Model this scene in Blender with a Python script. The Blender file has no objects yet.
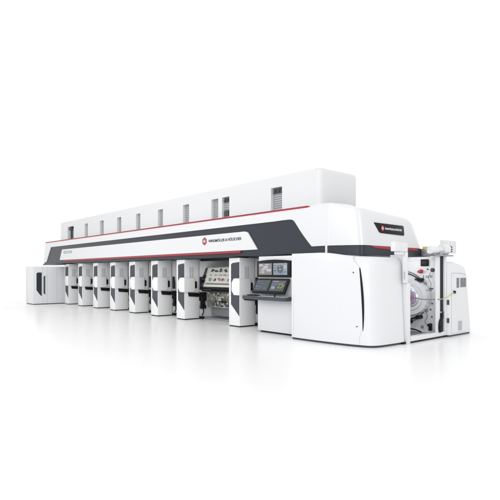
import bpy, bmesh, math, random
from mathutils import Vector
S = bpy.context.scene
COL = S.collection
R = math.radians

# ------------------------------------------------------------------ camera
cam = bpy.data.cameras.new('camera'); co = bpy.data.objects.new('camera', cam); COL.objects.link(co)
co.location = (0, 0, 1.6)
co.rotation_euler = (R(90), 0, math.atan2(.7527, .658))
cam.sensor_width = 36; cam.lens = 36 * 481 / 500
cam.shift_y = 22.5 / 500
cam.clip_start = .1; cam.clip_end = 6000
S.camera = co
# ------------------------------------------------------------------ studio light
w = bpy.data.worlds.new('World'); S.world = w; w.use_nodes = True
w.node_tree.nodes['Background'].inputs[0].default_value = (1, 1, 1, 1)
w.node_tree.nodes['Background'].inputs[1].default_value = 1.06
def area(name, loc, target, sx, sy, power, col=(1, 1, 1)):
    l = bpy.data.lights.new(name, 'AREA'); l.shape = 'RECTANGLE'; l.size = sx; l.size_y = sy; l.energy = power; l.color = col
    o = bpy.data.objects.new(name, l); COL.objects.link(o); o.location = loc
    o.rotation_euler = (Vector(target) - Vector(loc)).to_track_quat('-Z', 'Y').to_euler()
area('softbox', (-3, -3, 6.0), (-15, 9, .5), 14, 4, 235)
area('front_softbox', (22, -26, 8), (-13, 10, 1.0), 22, 12, 2300)
area('bay_fill', (-7.0, 10.0, 1.9), (-6.4, 11.2, .9), .8, .2, 9)  # added fill light hidden inside the bay to brighten the roll face
area('left_softbox', (-14, -3, 4.5), (-22, 9, .8), 8, 3, 210)
S.view_settings.view_transform = 'Standard'; S.view_settings.look = 'None'
S.view_settings.exposure = 0; S.view_settings.gamma = 1
S.render.engine = 'CYCLES'
S.cycles.max_bounces = 8

# ------------------------------------------------------------------ materials
def mat(name, col, rough=.4, metal=0, coat=0, var=0, scale=3, bump=0, emit=None, es=0, spec=.5):
    m = bpy.data.materials.new(name); m.use_nodes = True; nt = m.node_tree; b = nt.nodes['Principled BSDF']
    b.inputs['Base Color'].default_value = (*col, 1); b.inputs['Roughness'].default_value = rough
    b.inputs['Metallic'].default_value = metal; b.inputs['Coat Weight'].default_value = coat
    b.inputs['Specular IOR Level'].default_value = spec
    if emit: b.inputs['Emission Color'].default_value = (*emit, 1); b.inputs['Emission Strength'].default_value = es
    if var:
        tc = nt.nodes.new('ShaderNodeTexCoord'); n = nt.nodes.new('ShaderNodeTexNoise'); n.inputs['Scale'].default_value = scale
        n.inputs['Detail'].default_value = 5
        nt.links.new(tc.outputs['Object'], n.inputs['Vector'])
        r = nt.nodes.new('ShaderNodeMapRange'); r.inputs['To Min'].default_value = rough - var; r.inputs['To Max'].default_value = rough + var
        nt.links.new(n.outputs['Fac'], r.inputs['Value']); nt.links.new(r.outputs['Result'], b.inputs['Roughness'])
        mx = nt.nodes.new('ShaderNodeMixRGB'); mx.inputs[1].default_value = (*[c * (1 - var * .35) for c in col], 1); mx.inputs[2].default_value = (*[min(1, c * (1 + var * .2)) for c in col], 1)
        nt.links.new(n.outputs['Fac'], mx.inputs[0]); nt.links.new(mx.outputs[0], b.inputs['Base Color'])
    return m
WHITE = mat('white_paint', (.742, .748, .765), .32, coat=.2, var=.06, scale=1.2)
WHITE2 = mat('soft_white_paint', (.74, .75, .765), .4, var=.06, scale=1.5)
UNITW = mat('lifted_unit_white', (.85, .855, .86), .35, var=.04, scale=1.5)  # white lifted in colour to offset the shade between the units
SHELL = mat('housing_white', (.728, .733, .745), .5, var=.05, scale=.8)
DARK = mat('anthracite_paint', (.030, .036, .046), .34, var=.05, scale=2, spec=.3)
PANEL = mat('dark_grille_grey', (.060, .068, .080), .45, var=.05, spec=.3)
BLACK = mat('black_plastic', (.010, .010, .012), .4, spec=.2)
RED = mat('red_stripe', (.36, .018, .028), .38)
REDK = mat('red_knob', (.45, .03, .04), .35)
RACK = mat('rack_grey', (.44, .45, .46), .5)
BACKG = mat('window_back_grey', (.30, .31, .32), .5)
LGREY = mat('light_grey_grille', (.42, .44, .46), .5)
MGREY = mat('mid_grey_metal', (.32, .33, .35), .38, metal=.4, var=.08)
STEEL = mat('brushed_steel', (.62, .63, .65), .25, metal=.9, var=.08, scale=8)
BEIGE = mat('oily_beige_metal', (.42, .42, .36), .4, metal=.35, var=.15, scale=6)
OLIVE = mat('olive_metal', (.20, .20, .165), .4, metal=.3, var=.15, scale=6)
SEAM = mat('seam_grey', (.40, .41, .43), .6)
PAPER = mat('printed_web_paper', (.74, .73, .68), .5, var=.05)
INK1 = mat('dark_print_ink', (.07, .075, .085), .5)
INK2 = mat('pink_print_ink', (.62, .30, .30), .5)
INK3 = mat('grey_print_ink', (.33, .34, .34), .5)
YEL = mat('yellow_cable', (.55, .53, .20), .4)
CABG = mat('cable_grey', (.14, .14, .12), .4)
ROLLW = mat('white_film_roll', (.94, .94, .97), .2, metal=.45, coat=.6)
PINK = mat('magenta_glint', (.60, .22, .32), .3)  # glints on the roll put into colour, pink here and purple below
PURP = mat('purple_glint', (.42, .30, .60), .25)
PLATE = mat('plate_grey', (.78, .80, .82), .4, var=.08)
TUBFLOOR = mat('dull_grey_tray', (.22, .225, .235), .5, var=.1)
SC1 = mat('screen_camera_view', (.05, .05, .05), .2, emit=(.48, .44, .46), es=.42)
SC1b = mat('screen_camera_light', (.05, .05, .05), .2, emit=(.80, .78, .78), es=.6)
SC2 = mat('screen_window_blue', (.05, .05, .05), .2, emit=(.40, .48, .62), es=.6)
SC2b = mat('screen_window_teal', (.05, .05, .05), .2, emit=(.16, .24, .26), es=.6)
SC3 = mat('screen_slate', (.03, .03, .03), .2, emit=(.05, .075, .085), es=.6)
SC3b = mat('screen_green', (.03, .03, .03), .2, emit=(.16, .25, .21), es=.45)
SC4b = mat('screen_indigo', (.03, .03, .03), .2, emit=(.15, .19, .38), es=.5)
SC4y = mat('screen_yellow', (.03, .03, .03), .2, emit=(.42, .44, .12), es=.5)
FLOOR = mat('white_studio_floor', (.95, .95, .955), .26, var=.03, scale=.5, spec=.14)

# ------------------------------------------------------------------ mesh helpers (world coordinates)
def new(): return bmesh.new()
def bev(bm, verts, b, seg=2):
    if b <= 0: return
    es = list({e for v in verts for e in v.link_edges})
    bmesh.ops.bevel(bm, geom=es, offset=b, offset_type='OFFSET', segments=seg, profile=.5, affect='EDGES', clamp_overlap=True)
def box(bm, x0, x1, y0, y1, z0, z1, b=0, mi=0):
    vs = [bm.verts.new((x, y, z)) for x in (x0, x1) for y in (y0, y1) for z in (z0, z1)]
    for f in ((0, 1, 3, 2), (4, 6, 7, 5), (0, 4, 5, 1), (2, 3, 7, 6), (0, 2, 6, 4), (1, 5, 7, 3)):
        bm.faces.new([vs[i] for i in f]).material_index = mi
    bev(bm, vs, b)
def prism(bm, pts, ax, a, b_, bv=0, mi=0, seg=2):
    """2D polygon extruded between a and b_ along ax; pts are (X,Z) for Y, (Y,Z) for X, (X,Y) for Z"""
    def P(p, t): return (p[0], t, p[1]) if ax == 'Y' else (t, p[0], p[1]) if ax == 'X' else (p[0], p[1], t)
    A = [bm.verts.new(P(p, a)) for p in pts]; B = [bm.verts.new(P(p, b_)) for p in pts]
    n = len(pts); fs = [bm.faces.new(A[::-1]), bm.faces.new(B)]
    for i in range(n): fs.append(bm.faces.new((A[i], A[(i + 1) % n], B[(i + 1) % n], B[i])))
    for f in fs: f.material_index = mi
    bev(bm, A + B, bv, seg)
def cyl(bm, p0, p1, r0, r1=None, n=24, mi=0, bv=0):
    p0, p1 = Vector(p0), Vector(p1); r1 = r0 if r1 is None else r1
    q = (p1 - p0).to_track_quat('Z', 'Y')
    A = []; B = []
    for i in range(n):
        a = 2 * math.pi * i / n; d = q @ Vector((math.cos(a), math.sin(a), 0))
        A.append(bm.verts.new(p0 + d * r0)); B.append(bm.verts.new(p1 + d * r1))
    fa = bm.faces.new(A[::-1]); fb = bm.faces.new(B); fs = [fa, fb]
    for i in range(n): fs.append(bm.faces.new((A[i], A[(i + 1) % n], B[(i + 1) % n], B[i])))
    for f in fs: f.material_index = mi
    if bv: bmesh.ops.bevel(bm, geom=list(fa.edges) + list(fb.edges), offset=bv, segments=2, profile=.5, affect='EDGES')
def spline(pts, k=6):
    pts = [Vector(p) for p in pts]; out = []
    for i in range(len(pts) - 1):
        p0 = pts[max(i - 1, 0)]; p1 = pts[i]; p2 = pts[i + 1]; p3 = pts[min(i + 2, len(pts) - 1)]
        for j in range(k):
            t = j / k
            out.append(.5 * ((2 * p1) + (p2 - p0) * t + (2 * p0 - 5 * p1 + 4 * p2 - p3) * t * t + (3 * p1 - p0 - 3 * p2 + p3) * t ** 3))
    out.append(pts[-1]); return out
def tube(bm, pts, r, n=8, k=6, mi=0):
    P = spline(pts, k); rings = []
    for i, p in enumerate(P):
        d = (P[min(i + 1, len(P) - 1)] - P[max(i - 1, 0)]).normalized(); q = d.to_track_quat('Z', 'Y')
        rings.append([bm.verts.new(p + q @ Vector((math.cos(2 * math.pi * j / n) * r, math.sin(2 * math.pi * j / n) * r, 0))) for j in range(n)])
    for a, b in zip(rings, rings[1:]):
        for j in range(n): bm.faces.new((a[j], a[(j + 1) % n], b[(j + 1) % n], b[j])).material_index = mi
    bm.faces.new(rings[0][::-1]); bm.faces.new(rings[-1])
def torus(bm, c, R_, r, n=64, m=8, mi=0, ax='Y'):
    rings = []
    for i in range(n):
        a = 2 * math.pi * i / n; ring = []
        for j in range(m):
            b = 2 * math.pi * j / m; rr = R_ + r * math.cos(b)
            ring.append(bm.verts.new((c[0] + rr * math.cos(a), c[1] + r * math.sin(b), c[2] + rr * math.sin(a))))
        rings.append(ring)
    for i in range(n):
        A, B = rings[i], rings[(i + 1) % n]
        for j in range(m): bm.faces.new((A[j], A[(j + 1) % m], B[(j + 1) % m], B[j])).material_index = mi

def worldloc(o):
    v = Vector((0, 0, 0))
    while o: v += o.location; o = o.parent
    return v
def obj(name, bm, mats, parent=None, loc=None, smooth=True, label=None):
    if not isinstance(mats, (list, tuple)): mats = [mats]
    bmesh.ops.recalc_face_normals(bm, faces=bm.faces[:])
    xs = [v.co for v in bm.verts]
    c = Vector(((min(v.x for v in xs) + max(v.x for v in xs)) / 2, (min(v.y for v in xs) + max(v.y for v in xs)) / 2, min(v.z for v in xs)))
    if loc is not None: c = Vector(loc)
    for v in bm.verts: v.co -= c
    me = bpy.data.meshes.new(name); bm.to_mesh(me); bm.free()
    for m in mats: me.materials.append(m)
    if smooth:
        for p in me.polygons: p.use_smooth = True
        me.set_sharp_from_angle(angle=R(35))
    o = bpy.data.objects.new(name, me); COL.objects.link(o)
    o.parent = parent; o.location = c - (worldloc(parent) if parent else Vector((0, 0, 0)))
    if label: o['label'] = label
    return o
def thing(name, label, cat, loc, group=None):
    o = bpy.data.objects.new(name, None); o.empty_display_size = .2; COL.objects.link(o); o.location = loc
    return tag(o, label, cat, group)
def tag(o, label, cat, group=None):
    o['label'] = label; o['category'] = cat
    if group: o['group'] = group
    return o
def text(name, s, size, org, axis, m, parent, width, depth=.006, label=None):
    """raised lettering; axis 'front' reads along +X facing -Y, 'end' reads along +Y facing +X"""
    cu = bpy.data.curves.new(name, 'FONT'); cu.body = s; cu.size = size; cu.extrude = depth; cu.offset = size * .006
    t = bpy.data.objects.new(name, cu); COL.objects.link(t); bpy.context.view_layer.update()
    me = bpy.data.meshes.new_from_object(t); bpy.data.objects.remove(t)
    x0 = min(v.co.x for v in me.vertices); x1 = max(v.co.x for v in me.vertices); k = width / (x1 - x0)
    for v in me.vertices:
        x, y, z = (v.co.x - x0) * k, v.co.y, v.co.z
        v.co = (x, -z, y) if axis == 'front' else (z, x, y)
    me.materials.clear(); me.materials.append(m)
    o = bpy.data.objects.new(name, me); COL.objects.link(o); o.parent = parent
    o.location = Vector(org) - worldloc(parent)
    if label: o['label'] = label
    return o

def loft(bm, plan, zs, inset, ztop, mi=0, cap=True):
    """plan: list of (x,y) open outline (front to back, counter-clockwise seen from above); closed by a straight back edge.
    inset(i,s) metres inward at relative height s; ztop(i) height factor"""
    n = len(plan); N = []
    for i in range(n):
        a = Vector(plan[max(i - 1, 0)]); b = Vector(plan[min(i + 1, n - 1)]); d = (b - a).normalized()
        N.append(Vector((d.y, -d.x)))
    rings = []; shift = inset if callable(inset) and inset.__code__.co_argcount == 1 else None
    for s, z in zs:
        ring = []
        for i in range(n):
            p = Vector(plan[i]) - N[i] * inset(i, s) if not shift else shift((i, s, plan[i]))
            ring.append(bm.verts.new((p.x, p.y, z + (ztop(i) if s > 0 else 0) * s)))
        rings.append(ring)
    for A, B in zip(rings, rings[1:]):
        for i in range(n):
            j = (i + 1) % n; bm.faces.new((A[i], A[j], B[j], B[i])).material_index = mi
    bm.faces.new(rings[0][::-1]); bm.faces.new(rings[-1])
    return rings

# ------------------------------------------------------------------ the setting: a seamless white studio floor
bm = new(); vs = [bm.verts.new(p) for p in ((-2500, -2500, 0), (2500, -2500, 0), (2500, 2500, 0), (-2500, 2500, 0))]; bm.faces.new(vs)
o = obj('floor', bm, FLOOR, loc=(0, 0, 0)); o['kind'] = 'structure'

# ------------------------------------------------------------------ overhead canopy
YF = 8.85
can = thing('overhead_canopy', 'long white overhead canopy with anthracite swoosh and red stripes bridging all the machine units', 'machine canopy', (-17, 10.6, 2.0))
# dark core behind the white skins (left end leans outwards to the bottom)
bm = new()
prism(bm, [(-27.02, 3.2), (-7.4, 3.2), (-7.4, 2.07), (-27.30, 2.07)], 'Y', YF + .03, 9.5)
box(bm, -27.2, -8.0, 9.5, 10.95, 2.24, 3.2); box(bm, -8.0, -7.4, 9.5, 11.8, 2.24, 2.9); box(bm, -27.2, -7.4, 9.5, 10.95, 2.07, 2.239)
box(bm, -27.2, -7.4, 10.95, 12.4, 2.07, 2.24)
obj('core', bm, DARK, can)
bm = new()
prism(bm, [(-27.36, 2.0), (-24.46, 2.0), (-24.3, 2.055), (-27.34, 2.085)], 'Y', YF - .03, 9.6, bv=.006)
obj('ledge', bm, DARK, can)
# white skin with the swoosh cut out: outline as a strip polygon above, at the left and at the right
bm = new()
skin = [(-27.34, 2.16), (-27.02, 3.2), (-7.39, 3.2), (-7.39, 2.235), (-7.84, 2.235)]
sw = spline([Vector((-7.84, 2.235, 0)), Vector((-8.02, 2.42, 0)), Vector((-8.2, 2.62, 0)), Vector((-8.36, 2.82, 0)), Vector((-8.46, 2.92, 0)), Vector((-8.62, 2.955, 0)), Vector((-9.2, 2.95, 0))], 5)
skin += [(p.x, p.y) for p in sw[1:]]
skin += [(-26.2, 2.95), (-26.9, 2.16)]
prism(bm, skin, 'Y', YF, YF + .035, bv=.004, seg=1)
box(bm, -27.02, -8.0, YF + .015, 10.97, 3.2, 3.245, .01); box(bm, -8.0, -7.39, YF + .015, 9.5, 3.2, 3.2449)
# left end skin
vs = [bm.verts.new(p) for p in ((-27.345, YF + .036, 2.16), (-27.03, YF + .036, 3.2), (-27.03, 10.95, 3.2), (-27.345, 10.95, 2.16))]; bm.faces.new(vs)
obj('fascia', bm, WHITE, can)
# second white panel carrying the lettering
bm = new()
pts = [(-24.87, 2.232), (-24.54, 2.76), (-10.34, 2.76), (-10.22, 2.73), (-9.81, 2.232)]
prism(bm, pts, 'Y', YF - .012, YF + .03, bv=.004, seg=1)
lp = obj('letter_panel', bm, WHITE, can)
# stripes
bm = new(); prism(bm, [(-27.02, 3.203), (-27.0, 3.243), (-7.98, 3.243), (-7.9, 3.225), (-8.0, 3.203)], 'Y', YF - .012, YF + .012)
obj('red_stripe', bm, RED, can, label='thin red stripe along the top edge')
bm = new(); prism(bm, [(-24.6, 2.17), (-24.0, 2.229), (-10.5, 2.229), (-10.56, 2.165)], 'Y', YF - .014, YF + .03)
obj('red_stripe', bm, RED, can, label='red stripe under the lettered panel')
# white strip standing in for a highlight reflected across the band
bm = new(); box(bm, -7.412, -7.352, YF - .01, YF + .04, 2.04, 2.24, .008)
obj('highlight_strip', bm, WHITE, can)
# rounded head at the right end
hp = [(-7.39, 8.85), (-7.24, 8.87), (-6.80, 9.11), (-6.66, 9.22), (-6.6, 9.38), (-6.6, 10.3), (-6.6, 11.2), (-6.64, 11.75), (-6.78, 12.05), (-7.0, 12.17), (-7.39, 12.17)]
hs = spline([Vector((a, b, 0)) for a, b in hp], 5); plan = [(p.x, p.y) for p in hs]; n = len(plan)
def wgt(i, a=5, b=18): return max(0, min(1, (i - a) / (b - a)))
def sm(v): v = max(0, min(1, v)); return v * v * (3 - 2 * v)
def h_shift(a):
    i, s, p = a; k = max(0, (s - .80) / .20); f = 1 - math.sqrt(max(0, 1 - k * k))
    wx = sm((p[0] + 7.39) / .75); wf = sm((p[1] - 11.2) / .7)
    return Vector((p[0] - (.10 * s + .16 * f) * wx, p[1] + .04 * f * (1 - sm((p[1] - 8.85) / .5)) - (.34 * s + .28 * f) * wf))
def h_top(i):
    x, y = plan[i]; return .0 - .13 * wgt(i) - .14 * max(0, min(1, (y - 9.4) / 2.4))
bm = new()
loft(bm, plan, [(s, 2.235 + 1.01 * (s if s < .8 else .8 + .2 * math.sin((s - .8) / .2 * math.pi / 2))) for s in (0, .02, .3, .6, .8, .84, .88, .92, .95, .975, .992, 1.0)], h_shift, h_top)
obj('end_cap', bm, WHITE, can)
bp = [(a, b) for a, b in plan[:5 * 5 + 1]] + [(-6.6, 12.2), (-6.66, 12.4), (-6.8, 12.5), (-7.39, 12.5)]
bm = new()
loft(bm, bp, [(0, 2.0), (0, 2.225)], lambda i, s: .012, lambda i: 0)
obj('band', bm, DARK, can, label='dark band wrapping the right end')
bm = new(); prism(bm, [(9.5, 2.235), (9.62, 2.19), (10.1, 2.165), (11.6, 2.165), (11.62, 2.235)], 'X', -6.62, -6.594)
obj('red_stripe', bm, RED, can, label='red lens shaped stripe on the end band')
# underside beam
bm = new(); box(bm, -13.6, -11.3, 9.62, 9.8, 1.99, 2.07)
obj('underside_beam', bm, BLACK, can)
bm = new(); box(bm, -24.6, -8.3, 12.0, 12.3, .1, 2.067)
box(bm, -13.66, -11.3, 10.98, 11.0, .1, 2.03)
obj('rear_wall', bm, WHITE2, can)
bm = new(); box(bm, -24.6, -7.6, 9.82, 11.98, 2.04, 2.066)
obj('soffit', bm, WHITE, can)
# lettering and emblems
def emblem(parent, cx, cz, r, axis, at, lab):
    bm = new()
    def pl(pts, d0, d1, mi): prism(bm, pts, 'Y' if axis == 'front' else 'X', d0, d1, mi=mi)
    s = -1 if axis == 'front' else 1
    hexa = [(cx + r * math.sin(a) * .98, cz + r * math.cos(a)) for a in [i * math.pi / 3 for i in range(6)]]
    pl(hexa, at, at + s * .008, 0)
    for k in (-.34, 0, .34): pl([(cx + (k - .07) * r, cz - .42 * r), (cx + (k + .07) * r, cz - .42 * r), (cx + (k + .07) * r, cz + .42 * r), (cx + (k - .07) * r, cz + .42 * r)], at + s * .004, at + s * .012, 1)
    pl([(cx - .45 * r, cz - .06 * r), (cx + .45 * r, cz - .06 * r), (cx + .45 * r, cz + .06 * r), (cx - .45 * r, cz + .06 * r)], at + s * .004, at + s * .0135, 1)
    return obj('emblem', bm, [RED, WHITE], parent, label=lab)
emblem(can, -12.27, 2.575, .125, 'front', YF - .012, 'red hexagon emblem left of the dark lettering')
text('lettering', 'WINDMÖLLER & HÖLSCHER', .118, (-12.06, YF - .015, 2.53), 'front', INK1, can, 1.58)
text('lettering', 'HELIOSTAR', .20, (-24.32, YF - .015, 2.54), 'front', LGREY, can, 1.12, label='grey lettering at the left end of the panel')
bm = new()
def bxz(z): return -6.6 - .10 * (z - 2.235) / 1.01
bx = bxz(2.665)
prism(bm, [(9.72, 2.79), (10.97, 2.785), (11.0, 2.77), (11.0, 2.55), (10.96, 2.535), (9.95, 2.55), (9.9, 2.57)], 'X', bx - .03, bx + .012, bv=.004)
for v in bm.verts: v.co.x += bxz(v.co.z) - bx
badge = obj('badge', bm, BLACK, can, label='black parallelogram badge on the end')
emblem(badge, 10.02, 2.665, .075, 'end', bx + .022, 'small red emblem on the badge')
text('lettering', 'WINDMÖLLER & HÖLSCHER', .066, (bx + .022, 10.13, 2.64), 'end', WHITE, badge, .74)
# device on the end band
bm = new(); box(bm, -6.6, -6.45, 11.78, 12.12, 2.03, 2.2, .01)
jb = obj('junction_box', bm, MGREY, can)
bm = new(); cyl(bm, (-6.52, 11.85, 2.2), (-6.52, 11.85, 2.285), .075, .06, 20, bv=.01)
obj('beacon', bm, YEL, jb)

# ------------------------------------------------------------------ roof housing with windows
X0, X1, Y0, Z0, Z1 = -25.98, -7.96, 9.3, 3.245, 4.26
rf = thing('upper_housing', 'long white flat-sided housing with a row of tall narrow windows standing on the canopy', 'upper housing', (-17, 10.1, 3.245))
wins = [(-25.02, -24.18), (-22.81, -22.43), (-21.06, -20.66), (-19.32, -18.92), (-17.62, -17.26), (-15.9, -15.54), (-14.2, -13.82), (-12.54, -12.17), (-11.98, -11.61), (-9.75, -9.31)]
bm = new(); wt = 3.955
xs = [X0] + [v for w_ in wins for v in w_] + [X1 - .12]
def q(*p): bm.faces.new([bm.verts.new(v) for v in p])
for i in range(len(xs) - 1):
    a, b = xs[i], xs[i + 1]; zb = wt if i % 2 else Z0
    q((a, Y0, zb), (b, Y0, zb), (b, Y0, Z1 - .05), (a, Y0, Z1 - .05))
    if i % 2:
        q((a, Y0, wt), (b, Y0, wt), (b, Y0 + .11, wt), (a, Y0 + .11, wt))
        q((a, Y0, Z0), (a, Y0 + .11, Z0), (a, Y0 + .11, wt), (a, Y0, wt)); q((b, Y0, Z0), (b, Y0, wt), (b, Y0 + .11, wt), (b, Y0 + .11, Z0))
# edge roundings, end faces and roof
def strip(path):
    vs = [(bm.verts.new(a), bm.verts.new(b)) for a, b in path]
    for (a, b), (c, d) in zip(vs, vs[1:]): bm.faces.new((a, b, d, c))
YB = 10.88
ea = [i * math.pi / 2 / 5 for i in range(6)]
strip([((X0, Y0 + .05 - .05 * math.cos(t), Z1 - .05 + .05 * math.sin(t)), (X1 - .12, Y0 + .05 - .05 * math.cos(t), Z1 - .05 + .05 * math.sin(t))) for t in ea] + [((X0, YB, Z1), (X1 - .12, YB, Z1))])
q((X0, Y0, Z0), (X0, Y0, Z1 - .05), (X0, YB, Z1), (X0, YB, Z0)); q((X0, YB, Z0), (X1 - .12, YB, Z0), (X1 - .12, YB, Z1), (X0, YB, Z1))
obj('wall', bm, SHELL, rf, smooth=False)
bm = new()
# rounded vertical corner and end: lofted outline with a filleted top edge
ep = [(X1 - .12, Y0)] + [(X1 - .12 + .12 * math.sin(t), Y0 + .12 - .12 * math.cos(t)) for t in ea[1:]] + [(X1, 9.9), (X1, 10.4)] + [(X1 - .14 + .14 * math.cos(t), YB - .14 + .14 * math.sin(t)) for t in ea] + [(X1 - .14, YB)]
loft(bm, ep, [(s, z) for s, z in ((0, Z0), (.01, Z1 - .1), (.3, Z1 - .05), (.6, Z1 - .02), (1, Z1))], lambda i, s: .05 * max(0, s) ** 1.6 * (1 if i > 2 else .6), lambda i: 0)
obj('end_wall', bm, SHELL, rf)
# fine panel joints
for x in (-18.3, -10.6):
    bm = new(); box(bm, x, x + .006, Y0 - .001, Y0 + .004, Z0, Z1 - .06); obj('panel_joint', bm, SHELL, rf)
for i, (a, b) in enumerate(wins):
    bm = new(); yb = Y0 + .111
    box(bm, a, b, yb, yb + .03, Z0, wt)
    for k in range(10):                                  # slats seen inside each opening
        z = Z0 + .04 + k * .062
        box(bm, a + .04, b - .02, yb - .02, yb, z, z + .03, mi=1)
    box(bm, a + .03, b - .03, yb - .03, yb, wt - .07, wt - .02, mi=2 if i in (0, 8, 9) else 0)
    if i in (0, 8, 9):
        box(bm, a + .04, b - .04, yb - .05, yb, wt - .16, wt - .08, mi=2)
        for u in (.25, .6): cyl(bm, (a + (b - a) * u, yb - .09, wt - .1), (a + (b - a) * u, yb - .02, wt - .11), .035, mi=2, n=12)
    if i == 8: box(bm, a + .05, b - .12, yb - .06, yb, Z0 + .12, Z0 + .3, mi=2)
    if i == 0:
        box(bm, (a + b) / 2 - .03, (a + b) / 2 + .03, yb - .1, yb, Z0, wt, mi=2); 
    obj('window', bm, [BACKG, RACK, PANEL], rf)

# ------------------------------------------------------------------ printing units (operator column first, frame behind)
def make_unit(Xl, ln):
    t = thing('printing_unit', ln, 'printing unit', (Xl, 9.0, 0), 'white printing units standing in a row under the canopy')
    x = lambda v: Xl + v
    y = lambda v: 9.0 + v
    bm = new(); box(bm, x(.015), x(.485), y(.015), y(.585), 0, .035)
    obj('plinth', bm, BLACK, t)
    bm = new(); box(bm, x(0), x(.5), y(0), y(.6), .035, .90, .008)
    obj('lower_cabinet', bm, UNITW, t)
    bm = new(); box(bm, x(0), x(.5), y(0), y(.58), .903, 2.03, .008)
    obj('upper_cabinet', bm, UNITW, t)
    # dark louvred panel on the front
    bm = new()
    pp = [(x(.10), 1.84), (x(.16), 1.88), (x(.485), 1.91), (x(.485), .32), (x(.10), .66)]
    prism(bm, pp, 'Y', y(-.006), y(.02))
    for k in range(9):
        z = 1.47 + k * .042; box(bm, x(.14), x(.46), y(-.014), y(-.004), z, z + .014)
    obj('louvre_panel', bm, PANEL, t)
    # faceted white pod wrapping the corner
    bm = new()
    vs = [(x(.17), 1.06), (x(.17), 1.31), (x(.27), 1.43), (x(.545), 1.43), (x(.545), .93), (x(.27), .93)]
    prism(bm, vs, 'Y', y(-.06), y(.41), bv=.035, seg=3)
    pod = obj('operator_pod', bm, UNITW, t)
    bm = new(); prism(bm, [(y(.405), 1.08), (y(.44), 1.05), (y(.48), 1.08), (y(.48), 1.27), (y(.44), 1.31), (y(.405), 1.27)], 'X', x(.5), x(.545), bv=.008)
    obj('handle', bm, BLACK, t)
    bm = new()
    for k in range(9):
        for yy in (.19, .285): box(bm, x(.5), x(.507), y(yy), y(yy + .075), 1.43 + k * .04, 1.45 + k * .04)
    obj('vent', bm, LGREY, t)
    bm = new(); prism(bm, [(y(.13), .925), (y(.55), .90), (y(.58), .84), (y(.56), .76), (y(.16), .79)], 'X', x(.49), x(.535), bv=.006)
    dr = obj('control_tray', bm, BLACK, t)
    # frame slab behind
    bm = new(); box(bm, x(.02), x(.47), y(.64), y(3.0), .06, 2.02, .01)
    obj('side_frame', bm, UNITW, t)
    # drive housing, pipes, valves
    bm = new()
    box(bm, x(.4), x(.66), y(.63), y(.80), .62, .92, .01); box(bm, x(.42), x(.6), y(.66), y(.78), .36, .62, .01)
    cyl(bm, (x(.6), y(.60), .42), (x(.6), y(.78), .42), .07); cyl(bm, (x(.62), y(.58), .80), (x(.62), y(.7), .80), .06)
    tube(bm, [(x(.6), y(.7), .36), (x(.64), y(.68), .24), (x(.58), y(.66), .12)], .02)
    box(bm, x(.45), x(.62), y(.62), y(.74), .0, .09, .01)
    obj('drive_housing', bm, BLACK, t)
    bm = new(); prism(bm, [(x(.475), 1.0), (x(.53), 1.0), (x(.53), 1.2), (x(.49), 1.45), (x(.475), 1.45)], 'Y', y(.63), y(.72), bv=.004)
    obj('guide_arm', bm, DARK, t)
    bm = new()
    box(bm, x(.5), x(1.18), y(.95), y(2.6), .42, .62, .01)
    for cx_, cz, r in ((.72, .78, .12), (1.0, .74, .10), (.86, 1.0, .09)): cyl(bm, (x(cx_), y(.92), cz), (x(cx_), y(2.6), cz), r)
    obj('inking_trough', bm, BEIGE, t)
    return t
XU = [-24.6, -22.86, -21.12, -19.37, -17.63, -15.89, -14.14, -11.25]
UL = ['white printing unit directly beside the free-standing cabinet at the far left end', 'second white printing unit from the far left cabinet', 'third white printing unit from the far left cabinet',
      'fourth white printing unit from the far left cabinet', 'fifth white printing unit from the far left cabinet', 'white printing unit just left of the one bordering the open bay',
      'white printing unit on the left side of the open bay with the printed web', 'largest-looking white printing unit between the printed web and the control console']
unit = make_unit(XU[0], UL[0])
for X, L in zip(XU[1:], UL[1:]):
    c = unit.copy(); COL.objects.link(c); c.location = (X, 9.0, 0); c['label'] = L
    for ch in unit.children:
        d = ch.copy(); COL.objects.link(d); d.parent = c
        for g in ch.children:
            e = g.copy(); COL.objects.link(e); e.parent = d

# ------------------------------------------------------------------ open bay between the last two units: printed web over a web path frame
web = thing('printed_web_panel', 'slanted sheet of printed web with small grey and pink images in the open bay', 'printed web', (-12.9, 10.0, 1.05))
bm = new()
def wp(u, v, d=0):   # u along X, v up the slope
    return Vector((-13.55 - .08 * v + 2.15 * u, 9.66 + .26 * v - d, 1.12 + .64 * v + d * .4))
def wq(u0, u1, v0, v1, mi, d=.004):
    A = [wp(u0, v0, d), wp(u1, v0, d), wp(u1, v1, d), wp(u0, v1, d)]; B = [wp(u0, v0, d - .012), wp(u1, v0, d - .012), wp(u1, v1, d - .012), wp(u0, v1, d - .012)]
    A = [bm.verts.new(p) for p in A]; B = [bm.verts.new(p) for p in B]
    bm.faces.new(A).material_index = mi; bm.faces.new(B[::-1]).material_index = mi
    for i in range(4): bm.faces.new((A[i], B[i], B[(i + 1) % 4], A[(i + 1) % 4])).material_index = mi
wq(0, 1, 0, 1, 0, 0)
import random; rnd = random.Random(5)
for v0, v1 in ((.76, .93), (.56, .64), (.27, .46)):
    for k in range(6):
        u = .12 + k * .115
        for j in range(4):
            a = u + rnd.random() * .045; b = v0 + rnd.random() * (v1 - v0) * .6
            wq(a, a + .025 + rnd.random() * .045, b, b + (v1 - v0) * (.25 + .3 * rnd.random()), 1 if (v0 > .7 or rnd.random() < .35) else (2 if (k in (2, 3) and v0 < .3) else 3), .006 + .0007 * j + .0002 * k)
wq(.06, .95, .12, .16, 1, .006); wq(.1, .9, .17, .20, 3, .006)
obj('web', bm, [PAPER, INK1, INK2, INK3], web)
bm = new()
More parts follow.
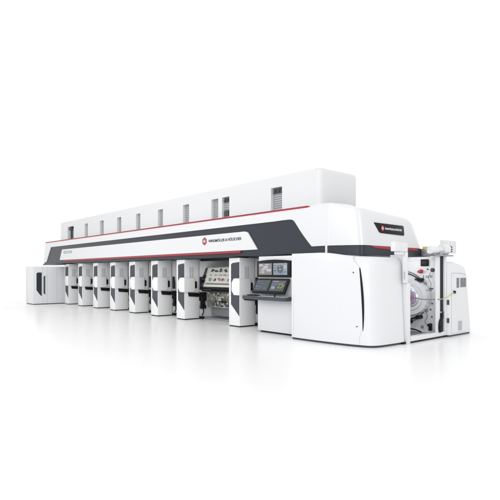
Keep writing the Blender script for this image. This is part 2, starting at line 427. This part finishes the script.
wq(-.03, .03, 0, .98, 0, .02); wq(-.055, .045, .18, .33, 1, .035); wq(-.055, .045, .42, .58, 1, .035)
obj('edge_rail', bm, [PANEL, BLACK], web)
bm = new(); cyl(bm, (-13.64, 9.64, 1.06), (-11.3, 9.64, 1.06), .035, mi=0); cyl(bm, (-13.6, 9.70, .98), (-11.3, 9.70, .98), .025, mi=0); cyl(bm, (-13.64, 9.95, 1.78), (-11.3, 9.95, 1.78), .025, mi=1)
obj('guide_roller', bm, [BLACK, STEEL], web)

pr_ = thing('web_path_frame', 'beige and olive roller frame under the printed web in the open bay', 'roller frame', (-12.6, 10.2, 0))
bm = new()
box(bm, -13.6, -11.3, 10.0, 10.9, .78, .9, .01); box(bm, -13.4, -12.7, 9.95, 10.2, .58, .8, .02)
prism(bm, [(-13.5, .9), (-13.3, .97), (-12.1, .97), (-11.7, .86), (-11.9, .5), (-12.9, .36), (-13.2, .5)], 'Y', 10.02, 10.08, bv=.01)
obj('body', bm, BEIGE, pr_)
bm = new()
for x_, z_, r in ((-13.2, .66, .1), (-12.85, .55, .12), (-12.4, .7, .09), (-12.05, .62, .08)):
    cyl(bm, (x_, 9.86, z_), (x_, 10.02, z_), r, n=28, bv=.008); cyl(bm, (x_, 9.83, z_), (x_, 9.87, z_), r * .4, n=16)
obj('roller', bm, OLIVE, pr_)
bm = new()
for i in range(10):
    x_ = -13.4 + i * .17; z_ = .45 + .12 * math.sin(i * 2.1)
    box(bm, x_, x_ + .07, 9.8, 9.9, z_ + .1, z_ + .15 + .04 * (i % 3), .004)
cyl(bm, (-13.4, 9.84, .44), (-11.5, 9.84, .44), .018)
obj('pipework', bm, STEEL, pr_)
for x_, z_, r_ in ((-13.3, .90, .035), (-13.0, .86, .045), (-12.75, .90, .03), (-12.5, .55, .04), (-12.2, .88, .04), (-12.65, .70, .05)):
    bm = new(); cyl(bm, (x_, 9.74, z_), (x_, 9.86, z_), r_, n=20, bv=.006); cyl(bm, (x_, 9.71, z_), (x_, 9.74, z_), r_ * .5, n=16); obj('spindle', bm, STEEL, pr_)
for x_, z_ in ((-13.15, .48), (-12.32, .46), (-11.95, .9)):
    bm = new(); box(bm, x_, x_ + .13, 9.76, 9.86, z_, z_ + .09, .008); obj('valve_block', bm, PANEL, pr_)
bm = new(); box(bm, -13.35, -12.35, 9.9, 10.0, .965, 1.03); box(bm, -12.2, -11.6, 9.9, 10.0, .93, 1.02); box(bm, -12.85, -12.5, 9.85, 9.95, .60, .64); box(bm, -12.9, -12.6, 9.85, 9.9, .42, .46)
for z_ in (.40, .7): box(bm, -12.3, -11.9, 9.84, 9.86, z_, z_ + .02)
obj('crossbar', bm, BLACK, pr_)
bm = new(); box(bm, -13.62, -11.26, 10.12, 10.3, .1, .78); box(bm, -13.6, -11.3, 9.72, 10.11, .0, .06, .01)
obj('base', bm, MGREY, pr_)
bm = new(); box(bm, -11.42, -11.26, 9.62, 9.8, 0, .07, .01)
obj('foot', bm, BLACK, pr_)

# ------------------------------------------------------------------ control console
cs = thing('control_console', 'white control console with four dark-framed screens and a keyboard shelf', 'control console', (-9.0, 8.9, 0))
bm = new(); box(bm, -9.6, -8.42, 8.78, 9.5, 0, .05)
obj('plinth', bm, BLACK, cs)
bm = new(); box(bm, -9.66, -8.38, 8.72, 9.55, .05, .93, .012)
obj('lower_cabinet', bm, WHITE, cs)
bm = new(); box(bm, -9.66, -8.2, 8.76, 9.5, .932, 2.03, .012)
obj('upper_cabinet', bm, WHITE, cs)
bm = new()
top = [(-9.66 + 1.24 * i / 10, 1.90 + .035 * math.sin(math.pi * i / 10)) for i in range(11)]
prism(bm, top[::-1] + [(-9.66, 1.475), (-8.42, 1.475)], 'Y', 8.69, 8.77, bv=.012)
mf = obj('monitor_housing', bm, BLACK, cs, label='upper dark housing of two upright screens')
def screen(parent, base, items, fr, mats, frame_b):
    """fr(u,v,d) maps 0..1 to the screen plane with d metres towards the viewer"""
    bm = new()
    def rect(u0, u1, v0, v1, mi, d):
        A = [bm.verts.new(fr(u, v, d)) for u, v in ((u0, v0), (u1, v0), (u1, v1), (u0, v1))]
        B = [bm.verts.new(fr(u, v, d - .006)) for u, v in ((u0, v0), (u1, v0), (u1, v1), (u0, v1))]
        bm.faces.new(A).material_index = mi; bm.faces.new(B[::-1]).material_index = mi
        for i in range(4): bm.faces.new((A[i], B[i], B[(i + 1) % 4], A[(i + 1) % 4])).material_index = mi
    rect(0, 1, 0, 1, 0, .004)
    for k, it in enumerate(items): rect(*it, .006 + .0008 * k)
    rg = random.Random(len(items) * 7 + len(mats))
    for k in range(46):
        u, v = .04 + .86 * rg.random(), .04 + .9 * rg.random()
        rect(u, min(.97, u + .02 + .09 * rg.random()), v, v + .012 + .02 * rg.random(), rg.randrange(len(mats)), .0135 + .0004 * k)
    return obj('screen', bm, mats, parent, smooth=False)
up = lambda xa: (lambda u, v, d: Vector((xa + .5 * u, 8.69 - d, 1.54 + .30 * v)))
screen(mf, 0, [(.05, .3, .75, .95, 1), (.35, .7, .55, .8, 1), (.6, .95, .3, .5, 1), (.1, .45, .2, .28, 1), (.15, .6, .42, .5, 1), (.5, .8, .85, .93, 1), (.3, .36, .1, .6, 1)], up(-9.575), [SC1, SC1b], 0)
screen(mf, 0, [(.28, .72, .12, .82, 1), (.05, .22, .7, .8, 2), (.05, .22, .5, .6, 1), (.05, .22, .3, .4, 2), (.05, .22, .12, .2, 1), (.78, .95, .55, .8, 3), (.35, .65, .3, .65, 2), (.42, .6, .4, .55, 0), (.78, .95, .2, .3, 1)], up(-9.015), [SC2, SC2b, SC3, SC1b], 0)
# tilted lower pair
bm = new()
prism(bm, [(8.715, 1.435), (8.70, 1.445), (8.505, 1.075), (8.52, 1.045), (8.545, 1.05), (8.73, 1.40)], 'X', -9.66, -8.44, bv=.006)
tl = obj('touch_housing', bm, BLACK, cs, label='lower dark tilted housing of two touch screens')
def lowm(xa):
    n_ = Vector((0, -.88, .46)).normalized()
    return lambda u, v, d: Vector((xa + .52 * u, 8.531 + .143 * v, 1.125 + .27 * v)) + n_ * (d + .0)
screen(tl, 0, [(.05, .95, .86, .94, 1), (.2, .9, .6, .68, 1), (.05, .45, .3, .5, 2), (.5, .9, .42, .5, 1), (.1, .6, .12, .2, 1), (.55, .85, .18, .32, 2)], lowm(-9.61), [SC3, SC3b, SC4b], 0)
screen(tl, 0, [(.06, .45, .5, .8, 1), (.1, .35, .2, .42, 2), (.55, .85, .25, .75, 3), (.62, .78, .36, .62, 0), (.6, .9, .82, .9, 1), (.1, .5, .86, .93, 2), (.05, .4, .06, .14, 1), (.88, .96, .4, .6, 3)], lowm(-9.03), [SC3, SC4b, SC2, SC4y], 0)
bm = new(); prism(bm, [(-9.84, 8.34), (-9.78, 8.28), (-8.24, 8.28), (-8.2, 8.34), (-8.2, 8.5), (-8.42, 8.75), (-9.8, 8.75)], 'Z', .895, .985, bv=.012)
sh = obj('keyboard_shelf', bm, PANEL, cs)
bm = new(); prism(bm, [(-9.76, 8.38), (-8.3, 8.38), (-8.3, 8.5), (-8.46, 8.7), (-9.74, 8.7)], 'Z', .985, .991)
obj('shelf_pad', bm, WHITE2, sh)
bm = new(); box(bm, -9.7, -9.3, 8.36, 8.5, .991, 1.012, .004)
for i in range(12): box(bm, -9.69 + i * .032, -9.667 + i * .032, 8.37, 8.49, 1.012, 1.018)
obj('keyboard', bm, BLACK, sh)
bm = new(); cyl(bm, (-8.60, 8.33, .99), (-8.60, 8.33, 1.05), .018); cyl(bm, (-8.60, 8.33, 1.05), (-8.60, 8.33, 1.08), .03, bv=.006)
obj('joystick', bm, BLACK, sh)
bm = new(); cyl(bm, (-8.33, 8.72, 1.12), (-8.33, 8.76, 1.12), .03); cyl(bm, (-8.33, 8.72, 1.12), (-8.33, 8.70, 1.12), .018)
obj('push_button', bm, BLACK, cs)

# ------------------------------------------------------------------ large rounded enclosure
en = thing('rounded_enclosure', 'large plain white rounded enclosure with a slim black crescent handle near its corner', 'machine enclosure', (-7.0, 9.0, 0))
epn = [(-8.05, 8.37), (-7.6, 8.37), (-7.2, 8.385), (-6.8, 8.42), (-6.45, 8.465), (-6.2, 8.52), (-6.04, 8.57), (-5.93, 8.67), (-5.87, 8.84), (-5.84, 9.2), (-5.82, 9.66)]
es_ = [(p.x, p.y) for p in spline([Vector((a, b, 0)) for a, b in epn], 5)]; ne = len(es_)
def e_w(i): return max(0, min(1, (es_[i][0] + 7.0) / 1.0)) ** 1.5
def e_w(i, X=None):
    X = es_[i][0] if X is None else X
    v = max(0, min(1, (X + 7.2) / 1.3)); return v * v * (3 - 2 * v)
def e_shift(a):
    i, s, p = a; k = max(0, (s - .86) / .14); f = 1 - math.sqrt(max(0, 1 - k * k))
    wf = 1 - max(0, min(1, (p[1] - 8.5) / .6))
    return Vector((p[0] - (.09 * s + .20 * f) * e_w(i), p[1] + (.02 + .16 * e_w(i)) * f * wf + .02 * s * e_w(i) * wf))
def e_top(i): return -.11 * e_w(i)
ZS = [(s, .05 + 2.0 * (s if s < .86 else .86 + .14 * math.sin((s - .86) / .14 * math.pi / 2))) for s in (0, .01, .2, .4, .6, .8, .86, .89, .92, .945, .965, .98, .992, 1)]
bm = new()
e_full = es_ + [(-5.85, 9.685), (-8.05, 9.69)]
_es = es_; es_ = e_full
loft(bm, e_full, ZS, e_shift, e_top)
obj('shell', bm, WHITE, en)
bm = new(); loft(bm, [(a - .02 if a > -8 else a, b + .02) for a, b in e_full], [(0, 0), (0, .05)], lambda i, s: .015, lambda i: 0)
obj('plinth', bm, PANEL, en)
es_ = _es
def e_pt(X, z, off):
    for i in range(len(es_) - 1):
        if es_[i][0] <= X <= es_[i + 1][0]:
            f = (X - es_[i][0]) / (es_[i + 1][0] - es_[i][0]); a = Vector(es_[i]); b = Vector(es_[i + 1]); p = a.lerp(b, f); d = (b - a).normalized(); nn = Vector((d.y, -d.x))
            s = (z - .05) / 2.0; p0 = e_shift((i, s, es_[i])); p1 = e_shift((i + 1, s, es_[i + 1])); p = p0.lerp(p1, f)
            p = p + nn * off; return Vector((p.x, p.y, z))
def e_strip(bm, path, off=.006, back=-.02, mi=0):
    """path: list of (Xa, Xb, z)"""
    rows = []
    for a, b, z in path:
        rows.append([bm.verts.new(e_pt(a, z, off)), bm.verts.new(e_pt((a + b) / 2, z, off)), bm.verts.new(e_pt(b, z, off)), bm.verts.new(e_pt(b, z, back)), bm.verts.new(e_pt(a, z, back))])
    for A, B in zip(rows, rows[1:]):
        for i in range(5): bm.faces.new((A[i], A[(i + 1) % 5], B[(i + 1) % 5], B[i])).material_index = mi
    bm.faces.new(rows[0]); bm.faces.new(rows[-1][::-1])
bm = new()
hp_ = []
for k in range(25):
    v = k / 24; z = 1.70 - 1.35 * v
    xl = -6.15 + .035 * math.sin(v * math.pi / 1.6) ; wd = .008 + .036 * math.sin(v * math.pi) ** .7 + .012 * (1 - v)
    hp_.append((xl, xl + wd, z))
e_strip(bm, hp_)
obj('handle', bm, BLACK, en)
bm = new()
e_strip(bm, [(-6.265, -6.260, 1.95), (-6.27, -6.265, 1.90), (-6.25, -6.245, 1.84), (-6.165, -6.16, 1.74), (-6.15, -6.145, 1.70)], .0015)
e_strip(bm, [(-6.13, -6.125, .35), (-6.16, -6.155, .30), (-6.19, -6.185, .22), (-6.19, -6.185, .06)], .0015)
obj('door_joint', bm, SEAM, en)
for X, z in ((-6.29, 1.60), (-6.24, .44)):
    bm = new(); p = e_pt(X, z, 0); cyl(bm, p, p + Vector((.003, -.012, 0)), .014, n=14)
    obj('lock', bm, PANEL, en)
bm = new(); e_strip(bm, [(-7.99, -7.984, 2.03), (-7.99, -7.984, 1.0), (-7.99, -7.984, .06)], .001); 
obj('panel_joint', bm, LGREY, en)

# ------------------------------------------------------------------ post with sensor boxes next to the enclosure
po = thing('door_post', 'slim white post with blocky sensor boxes on top, between rounded enclosure and roll bay', 'post', (-5.85, 9.6, 0))
bm = new(); box(bm, -6.2, -5.765, 9.70, 9.83, 0, 1.36, .008); box(bm, -5.84, -5.77, 9.62, 9.74, 1.362, 2.06, .008); box(bm, -6.2, -5.881, 9.70, 9.83, 1.362, 2.0)
obj('upright', bm, WHITE, po)
bm = new(); box(bm, -5.85, -5.74, 9.16, 9.42, 2.06, 2.27, .014); box(bm, -5.86, -5.76, 9.425, 9.72, 2.06, 2.26, .014); box(bm, -5.85, -5.78, 9.3, 9.6, 1.99, 2.059, .01)
obj('sensor_box', bm, WHITE, po)
bm = new(); box(bm, -5.775, -5.762, 9.575, 9.60, 1.45, 1.62)
obj('hinge', bm, LGREY, po)

# ------------------------------------------------------------------ unwinder bay
bay = thing('unwinder_bay', 'open grey roll bay with round turret ring and white sill behind the slim post', 'roll bay', (-6.6, 10.6, 0))
bm = new(); box(bm, -8.2, -5.84, 11.25, 11.34, .1, 1.99)
obj('side_plate', bm, PLATE, bay)
bm = new(); box(bm, -6.62, -5.84, 11.235, 11.25, 1.9, 1.99)
obj('top_rail', bm, WHITE2, bay)
bm = new(); box(bm, -5.92, -5.76, 9.835, 11.5, .05, .15, .008)
obj('sill', bm, WHITE, bay)
bm = new(); box(bm, -8.2, -5.93, 9.6, 11.24, .06, .10)
obj('floor_tray', bm, TUBFLOOR, bay)
bm = new(); box(bm, -8.1, -5.8, 9.6, 11.5, 0, .05)
obj('plinth', bm, BLACK, bay)
bm = new(); box(bm, -8.2, -8.1, 9.52, 11.24, .1, 2.0)
obj('inner_wall', bm, PLATE, bay)
bm = new()
torus(bm, (-6.78, 11.235, .97), .66, .012)
obj('turret_ring', bm, CABG, bay)
bm = new(); cyl(bm, (-6.78, 11.25, .97), (-6.78, 11.22, .97), .63, n=72)
obj('turret_disc', bm, WHITE2, bay)
bm = new(); tube(bm, [(-6.68, 11.14, 1.58), (-6.52, 11.12, 1.55), (-6.36, 11.12, 1.47), (-6.26, 11.12, 1.43)], .014)
cyl(bm, (-6.26, 11.05, 1.42), (-6.26, 11.25, 1.42), .045); box(bm, -6.42, -6.30, 11.15, 11.24, 1.40, 1.45)
obj('clamp_arm', bm, BLACK, bay); bm = new()
tube(bm, [(-6.58, 11.12, .36), (-6.45, 11.1, .44), (-6.30, 11.12, .48)], .02)
cyl(bm, (-6.30, 11.05, .48), (-6.30, 11.25, .48), .05); cyl(bm, (-6.57, 11.05, .34), (-6.57, 11.25, .34), .045)
obj('clamp_arm', bm, BLACK, bay); bm = new()
tube(bm, [(-6.7, 11.0, .17), (-6.5, 11.0, .19), (-6.35, 11.05, .17), (-6.2, 11.08, .12)], .018)
obj('hose', bm, BLACK, bay)
bm = new(); box(bm, -6.29, -6.09, 11.2, 11.25, 1.76, 1.93, .006)
obj('display', bm, BLACK, bay)
bm = new(); cyl(bm, (-6.29, 11.18, 1.63), (-6.29, 11.25, 1.63), .05, n=20, bv=.01); cyl(bm, (-6.27, 11.12, 1.64), (-6.27, 11.2, 1.64), .03, n=20)
cyl(bm, (-6.35, 11.2, 1.62), (-6.35, 11.25, 1.62), .03, n=16)
obj('stop_knob', bm, REDK, bay)
bm = new(); cyl(bm, (-5.99, 11.21, 1.66), (-5.99, 11.25, 1.66), .05, n=24, bv=.008)
obj('gauge', bm, PANEL, bay)
for x_, z_ in ((-6.12, 1.68), (-6.0, .83), (-6.04, .68), (-6.01, .5), (-6.0, 1.2), (-6.05, 1.2)):
    bm = new(); cyl(bm, (x_, 11.225, z_), (x_, 11.25, z_), .018, n=12); obj('bolt', bm, PANEL, bay)
bm = new()
bm.free()
for x_ in (-6.24, -6.17, -6.12, -6.06, -6.02):
    bm = new(); box(bm, x_, x_ + .014, 11.243, 11.25, 1.46 + .01 * (x_ > -6.1), 1.53); obj('plate_mark', bm, PANEL, bay)
for x_ in (-6.1, -6.06, -6.03):
    bm = new(); box(bm, x_, x_ + .012, 11.243, 11.25, 1.14, 1.17); obj('plate_mark', bm, PANEL, bay)
bm = new(); box(bm, -6.06, -6.0, 11.16, 11.25, .16, .34, .008); cyl(bm, (-6.03, 11.1, .30), (-6.03, 11.2, .30), .03)
obj('valve', bm, BLACK, bay)
# columns with the black cable slot
bm = new(); box(bm, -5.80, -5.765, 11.0, 11.18, .15, 2.0, .004); obj('column', bm, WHITE2, bay); bm = new(); box(bm, -5.92, -5.76, 11.40, 11.50, .15, 2.0, .006)
obj('column', bm, WHITE2, bay)
bm = new(); box(bm, -5.815, -5.80, 11.175, 11.405, .15, 2.0)
obj('cable_slot', bm, BLACK, bay)
bm = new()
tube(bm, [(-5.79, 11.29, .64), (-5.77, 11.26, .5), (-5.755, 11.16, .4), (-5.75, 11.13, .28), (-5.76, 11.16, .16)], .05)
obj('cable_bundle', bm, BLACK, bay)
bm = new(); box(bm, -5.79, -5.752, 11.18, 11.40, .62, .645)
obj('bracket', bm, SEAM, bay)

for x_, z_ in ((-6.28, .20), (-6.16, .62), (-6.2, 1.28)):
    bm = new(); box(bm, x_, x_ + .05, 11.2, 11.25, z_, z_ + .07, .006); cyl(bm, (x_ + .025, 11.17, z_ + .035), (x_ + .025, 11.2, z_ + .035), .014, n=12); obj('sensor', bm, MGREY, bay)
bm = new(); tube(bm, [(-6.14, 11.2, .64), (-6.1, 11.18, .5), (-6.16, 11.18, .36), (-6.08, 11.2, .3)], .007); obj('wire', bm, CABG, bay)
bm = new(); tube(bm, [(-6.02, 11.2, 1.6), (-6.06, 11.18, 1.45), (-6.0, 11.18, 1.32), (-6.03, 11.2, 1.2)], .006); obj('wire', bm, CABG, bay)
roll = thing('material_roll', 'shiny white film roll with painted magenta and purple glints inside the open bay', 'film roll', (-6.42, 11.0, .54))
RX = -6.46
bm = new(); cyl(bm, (RX, 11.0, .98), (RX, 11.2, .98), .44, n=72, bv=.02)
obj('film', bm, ROLLW, roll)
bm = new(); torus(bm, (RX, 10.998, .98), .33, .006)
obj('film_rim', bm, STEEL, roll)
bm = new(); torus(bm, (RX, 10.998, .98), .235, .008)
obj('film_rim', bm, STEEL, roll)
bm = new(); cyl(bm, (RX, 10.95, .98), (RX, 11.0, .98), .19, n=40, bv=.01)
core = obj('core', bm, STEEL, roll)
bm = new(); torus(bm, (RX, 10.948, .98), .155, .022, m=10)  # coloured rings stand in for glints on the roll
obj('glint_ring', bm, PURP, core)
bm = new(); torus(bm, (RX, 10.945, .98), .085, .018, m=10)
obj('glint_ring', bm, PINK, core)
bm = new(); cyl(bm, (RX, 10.88, .98), (RX, 10.955, .98), .045, n=24, bv=.01)
obj('chuck', bm, PANEL, roll)

cb = new(); tube(cb, [(-6.5, 10.7, 1.02), (-6.25, 10.72, .99), (-6.0, 10.82, .95), (-5.74, 11.1, .95)], .010)
tube(cb, [(-5.74, 11.1, .95), (-5.70, 11.25, .97), (-5.68, 11.5, 1.03), (-5.67, 11.74, 1.11)], .009, mi=1)
tag(obj('cable', cb, [CABG, YEL], None), 'thin cable sagging across the open bay, yellow near the right cabinet', 'cable')

# ------------------------------------------------------------------ web guide device on top of the columns
dv = thing('web_sensor', 'small white camera-like device with flat square panel above the bay columns', 'sensor device', (-5.85, 11.3, 2.0))
bm = new(); prism(bm, [(10.78, 2.03), (10.86, 2.0), (11.74, 2.0), (11.74, 2.035)], 'X', -6.0, -5.7, bv=.004)
obj('base_plate', bm, MGREY, dv)
bm = new(); box(bm, -6.04, -6.0, 11.72, 12.5, 2.10, 2.43, .01)
obj('back_panel', bm, SHELL, dv)
bm = new(); cyl(bm, (-5.85, 10.86, 2.14), (-5.85, 11.15, 2.14), .10, n=32, bv=.02); cyl(bm, (-5.85, 11.15, 2.16), (-5.85, 11.4, 2.16), .075, n=32, bv=.01); cyl(bm, (-5.85, 11.40, 2.17), (-5.85, 11.68, 2.17), .13, n=36, bv=.03)
obj('motor', bm, WHITE, dv)
bm = new(); box(bm, -5.92, -5.78, 10.95, 11.0, 2.035, 2.10); box(bm, -5.92, -5.78, 11.2, 11.36, 2.036, 2.11); box(bm, -5.92, -5.78, 11.5, 11.6, 2.036, 2.10); box(bm, -6.02, -5.98, 11.6, 12.0, 2.02, 2.12)
obj('bracket', bm, LGREY, dv)
bm = new()
for z_ in (2.13, 2.18, 2.235): cyl(bm, (-5.76, 11.74, z_), (-5.74, 11.74, z_), .018, n=12)
box(bm, -5.86, -5.76, 11.70, 11.78, 2.1, 2.27, .006, mi=1)
obj('connector', bm, [BLACK, WHITE], dv)

# ------------------------------------------------------------------ right rounded cabinet
rc = thing('rounded_cabinet', 'tall white cabinet with rounded top corner and small vent grilles at the far right end', 'cabinet', (-6.2, 12.1, 0))
rp = [(-6.9, 11.51), (-5.8, 11.51)] + [(-5.76, 11.515), (-5.72, 11.54), (-5.70, 11.58)] + [(-5.70, 11.9), (-5.70, 12.2), (-5.70, 12.5), (-5.715, 12.68), (-5.76, 12.80), (-5.86, 12.88), (-6.0, 12.91), (-6.9, 12.91)]
def r_shift(a):
    i, s, p = a; k = max(0, (s - .80) / .20); f = 1 - math.sqrt(max(0, 1 - k * k)); w_ = max(0, (p[1] - 11.7) / 1.2)
    return Vector((p[0] - .10 * f * (1 if i > 1 else 0), p[1] - (.30 * s + .26 * f) * w_))
def r_top(i):
    y = rp[i][1]; return -.10 * max(0, (y - 11.9) / .84)
bm = new(); loft(bm, rp, [(s, .05 + 1.82 * (s if s < .84 else .84 + .16 * math.sin((s - .84) / .16 * math.pi / 2))) for s in (0, .01, .4, .8, .84, .88, .92, .95, .975, .99, 1)], r_shift, r_top)
obj('body', bm, WHITE2, rc)
bm = new(); box(bm, -6.85, -5.74, 11.53, 12.7, 0, .05)
obj('plinth', bm, PANEL, rc)
bm = new(); box(bm, -5.7, -5.696, 11.62, 11.626, .08, 1.58); tube(bm, [(-5.699, 11.62, 1.58), (-5.699, 11.95, 1.585), (-5.70, 12.3, 1.56), (-5.72, 12.48, 1.52)], .004, n=6); box(bm, -5.7, -5.696, 11.62, 12.45, .08, .085)
obj('door_joint', bm, SEAM, rc)
def grille(y0, y1, z0, z1, rows, cols, m, name='vent'):
    bm = new()
    dz = (z1 - z0) / rows; dy = (y1 - y0) / cols
    for i in range(rows):
        for j in range(cols): box(bm, -5.702, -5.692, y0 + j * dy, y0 + (j + .8) * dy, z0 + i * dz, z0 + (i + .6) * dz)
    obj(name, bm, m, rc)
grille(11.90, 12.04, 1.22, 1.47, 10, 2, PANEL); grille(12.10, 12.42, 1.23, 1.47, 9, 5, PANEL); grille(11.98, 12.2, .13, .38, 9, 3, LGREY)
bm = new(); cyl(bm, (-5.70, 11.75, 1.11), (-5.655, 11.75, 1.11), .038, n=20, bv=.006)
obj('cable_socket', bm, BLACK, rc)
for z_ in (.87, .42):
    bm = new(); box(bm, -5.755, -5.712, 11.505, 11.55, z_ - .07, z_ + .05, .006)
    obj('hinge', bm, PANEL, rc)

# ------------------------------------------------------------------ left cabinet
lc = thing('end_cabinet', 'low white cabinet with two tall dark slots standing free at the far left end', 'cabinet', (-25.6, 8.4, 0))
bm = new(); box(bm, -26.15, -25.03, 7.63, 9.3, 0, .04)
obj('plinth', bm, PANEL, lc)
bm = new(); box(bm, -26.2, -25.0, 7.6, 9.35, .04, 1.9, .012)
obj('body', bm, WHITE2, lc)
bm = new(); prism(bm, [(7.75, 1.55), (7.80, 1.60), (8.0, 1.60), (8.0, .42), (7.93, .47), (7.75, .72)], 'X', -25.01, -24.992)
obj('window', bm, DARK, lc)
bm = new(); prism(bm, [(8.09, 1.38), (8.17, 1.46), (8.17, .48), (8.09, .56)], 'X', -25.01, -24.992)
obj('window', bm, PANEL, lc, label='narrow dark slot')
for y_ in (8.04, 8.26, 8.75):
    bm = new(); box(bm, -25.0, -24.996, y_, y_ + .007, .06, 1.88); obj('door_joint', bm, SEAM, lc)
